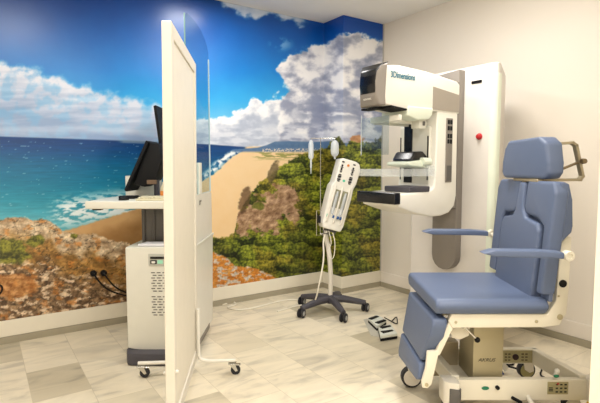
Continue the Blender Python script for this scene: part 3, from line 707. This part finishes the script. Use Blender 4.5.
# base frame
bs = MB(Q)
bs.box(.78, 1.475, 2.322, 2.362, .100, .207, .004, 2)
bs.box(.80, 1.40, 2.69, 2.73, .135, .222, .004, 2)
bs.prism([(1.475, 2.34), (1.435, 2.34), (1.36, 2.71), (1.40, 2.71)], 'z', .135, .222, .004, 1)
bs.prism([(.78, 2.34), (.82, 2.34), (.80, 2.71), (.76, 2.71)], 'z', .135, .222, .004, 1)
bs.box(.84, 1.09, 2.36, 2.70, .12, .165, .004, 1)
base = bs.build('base_frame', cream, ch)
MB(Q).box(.73, .90, 2.60, 2.68, .10, .30, .006, 2).build('power_box', beige, ch, 'beige power box')
for (l0, l1) in ((.722, .80), (1.462, 1.54)):
    bp = MB(Q).prism([(l0, 2.29), (l0+.02, 2.27), (l1-.012, 2.255), (l1, 2.27), (l1, 2.36), (l0, 2.37)], 'z', .100, .218, .008, 2).build('corner_block', ivory, ch, 'white corner block')
    MB(Q).prism([(l0+.024, 2.264), (l1-.010, 2.249), (l1+.004, 2.264), (l1+.004, 2.30), (l1-.01, 2.30), (l1-.014, 2.27), (l0+.024, 2.275)], 'z', .108, .188, .003, 1).build('bumper_pad', dgrey, bp, 'dark grey bumper pad')
for (l, z) in ((.985, .145), (1.135, .148)) :
    pass
MB(Q).lathe([(.019, 0), (.019, .002)], (0, 0, 0), (0, -1, 0), 20).build('green_mark', green, ch).location = Vector((.945, 2.3215, .165))-Vector(Q)
C.objects['green_mark'].scale = (1, 1, .5)
MB(Q).lathe([(.010, 0), (.010, .012), (.006, .014)], (0, 0, 0), (0, -1, 0), 14).build('brake_knob', matblk, ch).location = Vector((1.005, 2.3215, .170))-Vector(Q)
for n_ in ('green_mark', 'brake_knob'):
    me = C.objects[n_].data; me.transform(Matrix.Translation(Vector(Q)))
lb = MB(Q).box(1.262, 1.368, 2.3195, 2.3225, .133, .198, .001, 1).build('rating_label', labelm, ch, 'olive rating label')
k = MB(Q)
k.box(1.268, 1.29, 2.318, 2.32, .150, .154).box(1.268, 1.29, 2.318, 2.32, .158, .162).box(1.268, 1.288, 2.318, 2.32, .166, .170)
for a in range(3):
    for c_ in range(3): k.box(1.303+a*.022, 1.315+a*.022, 2.318, 2.32, .143+c_*.019, .150+c_*.019)
k.build('label_print', ink, lb)['kind'] = 'stuff'
MB(Q).prism([(1.305, .186), (1.323, .186), (1.314, .196)], 'y', 2.3178, 2.3198).build('warning_mark', red, lb)
MB(Q).lathe([(.012, 0), (.013, .008), (.008, .02)], (1.31, 2.335, .222), (0, 0, 1), 14).ball((1.315, 2.335, .248), .014).build('side_knob', white, ch)
MB(Q).ball((1.305, 2.322, .228), .012, (1.2, .6, .7)).build('green_lamp', green, ch, 'green cap')
sk = MB(Q).box(1.19, 1.365, 2.686, 2.6895, .142, .216, .001, 1).build('socket_panel', labelm, ch, 'olive socket panel')
MB(Q).lathe([(.018, 0), (.018, .006)], (1.265, 2.686, .178), (0, -1, 0), 18).build('socket', mat('plum_socket', '2a1420', .4), sk)
k = MB(Q)
for a in range(3):
    for c_ in range(2): k.box(1.203+c_*.02, 1.215+c_*.02, 2.684, 2.6862, .155+a*.018, .163+a*.018).box(1.30+c_*.022, 1.314+c_*.022, 2.684, 2.6862, .155+a*.018, .163+a*.018)
k.build('panel_print', mat('brown_ink', '5a5038', .5), sk)['kind'] = 'stuff'
# wheels
def castor(l, d, r, disc, off=0.0):
    k = MB(Q); k.prism([(l-.03, 2*r+.012), (l+.03, 2*r+.012), (l+.035, r), (l+.01, r-.01), (l-.02, r+.01)], 'y', d-.03, d-.024, .002, 1).prism([(l-.03, 2*r+.012), (l+.03, 2*r+.012), (l+.035, r), (l+.01, r-.01), (l-.02, r+.01)], 'y', d+.024, d+.03, .002, 1)
    k.box(l-.03, l+.03, d-.03, d+.03, 2*r+.004, 2*r+.016, .003, 1)
    cs = k.build('castor', ivory, ch)
    MB(Q).lathe([(r*.7, -.02), (r*.93, -.02), (r, -.014), (r, .014), (r*.93, .02), (r*.7, .02)], (l, d, r+.001), (0, 1, 0), 28).build('tyre', rubber, cs, 'black tyre')
    MB(Q).lathe([(r*.78, -.023), (r*.80, -.02), (r*.80, .02), (r*.78, .023)], (l, d, r+.001), (0, 1, 0), 24).build('wheel_disc', disc, cs)
castor(.655, 2.68, .062, ivory); castor(1.385, 2.80, .052, khaki); castor(.80, 2.42, .045, ivory); castor(1.43, 2.40, .045, ivory)
MB(Q).box(.63, .80, 2.665, 2.695, .135, .165, .004, 1).build('outrigger', cream, ch)
# pedals in front
p_ = MB(Q); p_.prism([(1.10, 2.16), (1.235, 2.16), (1.225, 2.30), (1.12, 2.32)], 'z', .062, .085, .006, 2).tube([(1.165, 2.2, .075), (1.165, 2.33, .12)], .012)
pe = p_.build('brake_pedal', ivory, ch)
MB(Q).prism([(1.098, 2.17), (1.225, 2.17), (1.225, 2.20), (1.098, 2.20)], 'z', .086, .096, .004, 1).box(1.10, 1.22, 2.27, 2.30, .0855, .10, .004, 1).tube([(1.12, 2.3, .1), (1.07, 2.29, .13)], .009).build('pedal_tread', matblk, pe, 'black treads')
MB(Q).prism([(1.45, .02), (1.55, .02), (1.545, .07), (1.51, .10), (1.47, .095)], 'y', 2.24, 2.33, .006, 2).build('brake_shoe', yellow, ch, 'yellow brake shoe')
# blue cloth item under the base
o_ = (1.24, 2.84, 0)
b_ = MB(o_); b_.prism([(1.19, .004), (1.27, .004), (1.245, .05), (1.2, .09)], 'y', 2.83, 2.87, .003, 1); ob = place(b_.build('floor_plug_box', bluec), o_)
tag(ob, 'small blue and white box on the floor behind the chair column', 'box')
MB(o_).prism([(1.235, .06), (1.275, .02), (1.295, .05), (1.255, .095)], 'y', 2.832, 2.868, .003, 1).build('cover', white, ob, 'white cover')
# loose cables on the floor behind the chair
def cable(name, label, pts, r, m, turned=True, sm=2, cat='cable'):
    o_ = pts[0]; b_ = MB(o_); b_.tube(pts, r, 8, smooth=sm); return tag(place(b_.build(name, m), o_, turned), label, cat)
def lead(name, pts, r, m, parent, label=None):
    return MB(PQ).tube(pts, r, 8, smooth=2).build(name, m, parent, label)
cable('floor_cable', 'thin black cable curling on the floor behind the chair column', [(1.16, 2.92, .008), (1.25, 3.12, .008), (1.42, 3.10, .008), (1.40, 2.96, .008), (1.30, 2.98, .008), (1.36, 2.86, .03)], .006, matblk)
cable('sensor_cable', 'short black cable at the right castor behind the chair', [(1.45, 2.90, .007), (1.55, 3.02, .007), (1.56, 2.93, .007), (1.48, 2.82, .007), (1.5, 2.78, .007)], .005, matblk)

# ------------------------------------------------------------------ contrast injector on its stand
PQ = (.27, 4.13, 0)
st = thing('injector_stand', 'white contrast injector head tilted on a pole with a dark five legged castor base', 'injector', PQ)
bm_ = MB(PQ); bm_.lathe([(.035, .078), (.045, .085), (.045, .125), (.03, .145)], (PQ[0], PQ[1], 0))
bm_.build('hub', charc, st)
for a in (215, 287, 359, 71, 143):
    ca, sa = math.cos(math.radians(a)), math.sin(math.radians(a)); L = .315
    pts = [(PQ[0]+ca*r, PQ[1]+sa*r, z) for r, z in ((.02, .118), (.12, .115), (.24, .095), (.315, .082))]
    lgm = MB(PQ).tube(pts, [.036, .032, .027, .022], 10).build('leg', charc, st)
    cx, cy = PQ[0]+ca*L, PQ[1]+sa*L
    nx = Vector((-sa, ca, 0)) if a != 215 else Vector((.75, -.65, 0)).normalized()
    nx = Vector((.85, -.52, 0)).normalized()
    wm_ = MB(PQ)
    for s_ in (-1, 1):
        c0 = Vector((cx, cy, .0395))+nx*s_*.010
        wm_.lathe([(.024, 0), (.038, .002), (.039, .012), (.031, .017)], c0, tuple(nx*s_), 20)
    wm_.box(cx-.008, cx+.008, cy-.008, cy+.008, .04, .085)
    wh = wm_.build('castor', rubber, lgm)
    k = MB(PQ)
    for s_ in (-1, 1): k.lathe([(.021, 0), (.019, .002)], Vector((cx, cy, .0395))+nx*s_*.027, tuple(nx*s_), 16)
    islands(k, 'wheel_disc', mat('disc_grey', '9a9a98', .4), lgm, 'grey wheel disc')
MB(PQ).tube([(.27, 4.13, .13), (.275, 4.13, .30), (.262, 4.13, .52), (.225, 4.13, .70), (.222, 4.13, .76)], .021, 14, smooth=2).build('pole', ivory, st)
# tilted head; local frame: x width, y depth, z along its long side
HM = Matrix.Translation((.262, 4.10, .745)) @ Matrix.Rotation(math.radians(15), 4, 'Y') @ Matrix.Diagonal((1.1, 1, 1.02, 1)) @ Matrix.Rotation(math.radians(-4), 4, 'X') @ Matrix.Rotation(math.radians(12), 4, 'Z')
def HB(): return MB(PQ, HM)
h = HB(); h.prism([(-.075, .0), (.075, .0), (.088, .05), (.092, .30), (.088, .38), (.10, .43), (.105, .55), (.085, .60), (.055, .615), (-.06, .615), (-.078, .60), (-.08, .40), (-.095, .37), (-.095, .28), (-.088, .05)], 'y', -.055, .085, .016, 3)
hd2 = h.build('injector_head', white, st)
h = HB()
for x in (-.036, .032): h.box(x-.026, x+.026, -.0575, -.0535, .19, .345, .0015, 1)
islands(h, 'syringe_bay', mat('bay_grey', '8c8a70', .5), hd2, 'olive grey syringe bays')
h = HB()
for x in (-.036, .032): h.lathe([(.006, 0), (.013, .02), (.013, .17), (.009, .175), (.009, .2)], (x, -.066, .13), (0, 0, 1), 14)
islands(h, 'syringe', bottlem, hd2, 'clear syringe')
h = HB()
for x in (-.062, -.004, .058): h.tube([(x, -.057, .06), (x, -.066, .10), (x, -.066, .33), (x, -.057, .37)], .008, 10)
islands(h, 'bay_rib', ivory, hd2)
h = HB()
for x0 in (-.052, .042):
    h = HB(); z = .59
    for w_, hh in ((.014, .012), (0, .012), (.010, .018), (.018, .006), (.01, .018), (.016, .004), (.010, .010), (0, .010), (.018, .010), (.020, .014), (.016, .006), (.020, .012), (.014, .010)):
        if w_: h.box(x0-w_*.7, x0+w_*.7, -.0572, -.0545, z-hh, z)
        z -= hh+.003
    h.build('printed_scale', ink, hd2)['kind'] = 'stuff'
h = HB(); h.lathe([(.011, 0), (.011, .002)], (-.005, -.055, .565), (0, -1, 0), 16).lathe([(.011, 0), (.011, .002)], (.098, .0, .53), (1, 0, 0), 16); islands(h, 'orange_dot', orange, hd2)
h = HB(); h.lathe([(.011, 0), (.011, .002)], (-.008, -.055, .43), (0, -1, 0), 16).box(-.072, -.060, -.068, -.055, .10, .125); islands(h, 'teal_dot', mat('teal_dot', '5fc0a0', .5), hd2)
h = HB(); h.box(-.025, -.008, -.069, -.055, .10, .125, .002, 1).box(.012, .028, -.069, -.055, .10, .125, .002, 1).box(.035, .052, -.069, -.055, .10, .125, .002, 1); islands(h, 'blue_clip', mat('blue_clip', '22508a', .5), hd2)
h = HB(); h.box(-.04, .05, -.03, .04, -.02, .0, .004, 1).tube([(-.05, -.02, .0), (-.055, -.03, -.05), (-.02, -.03, -.04), (.03, -.03, -.05), (.05, -.02, .0)], .005, 8, smooth=1).build('mount', dgrey, hd2, 'dark grey mount')
# drip pole and wire frame
dp = MB(PQ).tube([(.18, 4.13, .70), (.18, 4.13, 1.545)], .0035, 8).tube([(.095, 4.13, 1.528), (.095, 4.13, 1.54), (.305, 4.13, 1.54), (.305, 4.13, 1.528)], .0035, 8).tube([(.18, 4.13, .70), (.22, 4.13, .70)], .005, 8).build('drip_pole', chrome, st, 'thin chrome drip pole')
MB(PQ).tube([(.215, 4.13, .69), (.145, 4.10, .69), (.145, 4.10, .91), (.19, 4.10, .91)], .0028, 6).build('wire_holder', chrome, st)
MB(PQ).box(.150, .182, 4.095, 4.125, .80, .86, .004, 1).build('hand_control', matblk, st)
# bottles
def bottle(name, label, l, prof, m):
    o_ = (l, 4.13, 1.53); b_ = MB(o_); b_.lathe(prof, (l, 4.13, 1.53), (0, 0, -1), 16); b_.tube([(l, 4.13, 1.5361), (l, 4.13, 1.515)], .002, 6)
    return tag(place(b_.build(name, m), o_), label, 'bottle', None)
bottle('drip_bottle', 'slim clear drip bottle with thin spout on the left hook of the drip pole', .096, [(.008, .006), (.016, .012), (.019, .03), (.023, .045), (.024, .15), (.018, .165), (.009, .175), (.009, .24), (.005, .25), (.003, .30)], bottlem)
bottle('drip_bag', 'wider cloudy drip flask hanging from the right hook of the drip pole', .304, [(.008, .006), (.02, .014), (.032, .03), (.036, .06), (.036, .12), (.026, .14), (.010, .15), (.008, .17)], bottlem)
lead('head_cord', [(.235, 4.07, .735), (.20, 4.06, .66), (.21, 4.03, .50), (.17, 3.99, .30), (.13, 4.02, .10), (.07, 4.28, .01), (0, 4.30, .008), (-.20, 4.10, .008)], .007, cordm, st)
lead('loop_cord', [(.25, 4.06, .735), (.28, 4.05, .62), (.225, 4.04, .55), (.29, 4.04, .47), (.31, 4.06, .62), (.285, 4.07, .72)], .0035, cordm, st)
lead('mains_cord', [(-.72, 4.30, .008), (-.64, 4.42, .008), (-.58, 4.30, .008), (-.70, 4.22, .008), (-.50, 4.12, .008), (-.25, 4.38, .008), (-.08, 4.50, .008), (.12, 4.42, .008), (.2, 4.5, .008)], .007, cordm, st)

# ------------------------------------------------------------------ foot switches on the floor (room axes)
def quad_prism(b_, pts, z0, z1, bev=.004): b_.prism(pts, 'z', z0, z1, bev, 2)
F1 = [(2.615, 2.905), (2.745, 2.86), (2.79, 2.73), (2.665, 2.62)]
def fpx(px, py, z):
    r_l = (px-300)/470; r_u = (201.5-py)/470
    d_ = math.cos(PITCH)+r_u*math.sin(PITCH); zz = -math.sin(PITCH)+r_u*math.cos(PITCH); t_ = (z-CAMH)/zz
    w_ = toworld(r_l*t_, d_*t_); return (w_.x, w_.y)
def footswitch(lab, quad, pads, cat='foot switch'):
    c0 = (sum(q[0] for q in quad)/4, sum(q[1] for q in quad)/4, 0)
    e_ = thing('foot_switch', lab, cat, c0, False, 'foot switches on the floor')
    MB(c0).prism(quad, 'z', .002, .022, .003, 1).build('underside', matblk, e_, 'black underside')
    MB(c0).prism(quad, 'z', .0225, .045, .004, 2).build('housing', mat('switch_grey', 'd3d6cc', .45), e_)
    for p in pads: MB(c0).prism(p, 'z', .045, .052, .002, 1).build('pedal', matblk, e_, 'black pedal')
    return e_
def pad(a, c, w0, w1, z=.05):
    A = Vector(fpx(*a, z)); B = Vector(fpx(*c, z)); n = (B-A).normalized(); n = Vector((-n.y, n.x))
    return [tuple(A+n*w0), tuple(A-n*w0), tuple(B-n*w1), tuple(B+n*w1)]
footswitch('grey foot switch with two black pedals, the farther one of the pair', [fpx(*p, .045) for p in ((368, 317.6), (377.5, 314.8), (386.5, 319.6), (377, 326))], [pad((370, 318.8), (377.5, 316), .018, .015), pad((376.8, 322.8), (385, 319.8), .02, .015)])
footswitch('grey foot switch with two black pedals, the nearer one beside the leg rest', [fpx(*p, .045) for p in ((378.3, 326.9), (390.5, 323.6), (397.5, 333.2), (380.5, 335.8))], [pad((380.8, 327.4), (390.5, 325.6), .02, .01), pad((382, 332), (392.8, 330), .02, .01)])
mq = [fpx(*p, .003) for p in ((363.5, 319.5), (368.5, 318.5), (378, 327.5), (379.5, 337), (371, 335.5))]
c0 = (mq[0][0], mq[0][1], 0); ob = MB(c0).prism(mq, 'z', .0005, .004).build('floor_mat', mat('mat_grey', 'bdb9ac', .3)); ob.location = c0
tag(ob, 'thin grey plastic sheet lying on the floor beside the foot switches', 'mat')
pts = [fpx(*p, .008) for p in ((384.5, 317.5), (391, 321), (397, 324.5), (397.5, 321), (396.5, 316), (391.5, 321.5))]
cable('switch_cable', 'thin black cable bent in a triangle behind the foot switches', [(x, y, .008) for x, y in pts], .004, matblk, False, 1)

# ------------------------------------------------------------------ ceiling lamps, lighting
def lamp(x, y, w, h, power, label, colr=(1, .93, .82)):
    e_ = thing('ceiling_light', label, 'ceiling light', (x, y, CEIL), False, 'ceiling light panels')
    oo = (x, y, CEIL)
    k = MB(oo); k.box(x-w/2-.02, x+w/2+.02, y-h/2-.02, y-h/2, CEIL-.02, CEIL-.0005).box(x-w/2-.02, x+w/2+.02, y+h/2, y+h/2+.02, CEIL-.02, CEIL-.0005).box(x-w/2-.02, x-w/2, y-h/2, y+h/2, CEIL-.02, CEIL-.0005).box(x+w/2, x+w/2+.02, y-h/2, y+h/2, CEIL-.02, CEIL-.0005)
    k.build('rim', white, e_)
    MB(oo).box(x-w/2, x+w/2, y-h/2, y+h/2, CEIL-.012, CEIL-.002).build('diffuser', mat('diffuser', 'ffffff', .5, emit='fff4e4', es=2.0), e_)
    L = bpy.data.lights.new('lamp', 'AREA'); L.shape = 'RECTANGLE'; L.size = w; L.size_y = h; L.energy = power; L.color = colr
    lo = bpy.data.objects.new('lamp', L); C.objects.link(lo); lo.parent = e_; lo.location = (0, 0, -.016)
lamp(1.70, 3.36, .30, .30, 8, 'small square ceiling light close to the mural wall', (1, .98, .96))
WH = (1, .97, .925)
lamp(.3, 2.1, .6, .6, 22, 'unseen square ceiling light added to brighten the console side of the room', WH)  # unseen panel, added to lift the dim mural and console side
lamp(2.2, 1.9, .6, .6, 22, 'unseen square ceiling light added to brighten the area above the examination chair', WH)  # added out of view for more even light around the chair
lamp(1.2, .2, .6, .6, 26, 'unseen square ceiling light added as fill between the chair light and the entrance side', WH)  # fill panel added out of view, not a known fitting
lamp(-.3, -1.2, 1.2, .6, 40, 'unseen long ceiling light panel added as fill at the entrance side of the room', WH)  # large unseen panel behind the camera, added for flat fill light
w = bpy.data.worlds.new('w'); sc.world = w; w.use_nodes = True
w.node_tree.nodes['Background'].inputs[0].default_value = (.9, .93, 1, 1); w.node_tree.nodes['Background'].inputs[1].default_value = .3

# ------------------------------------------------------------------ camera
cam = bpy.data.cameras.new('camera'); cam.sensor_width = 36; cam.lens = 470/600*36; cam.clip_start = .05
co = bpy.data.objects.new('camera', cam); C.objects.link(co); co.location = (0, 0, CAMH)
co.rotation_euler = (math.pi/2-PITCH, 0, -YAW); sc.camera = co
vs = sc.view_settings; vs.view_transform = 'Standard'; vs.look = 'None'; vs.gamma = 1; vs.exposure = 0.50
try: vs.use_curve_mapping = False
except Exception: pass
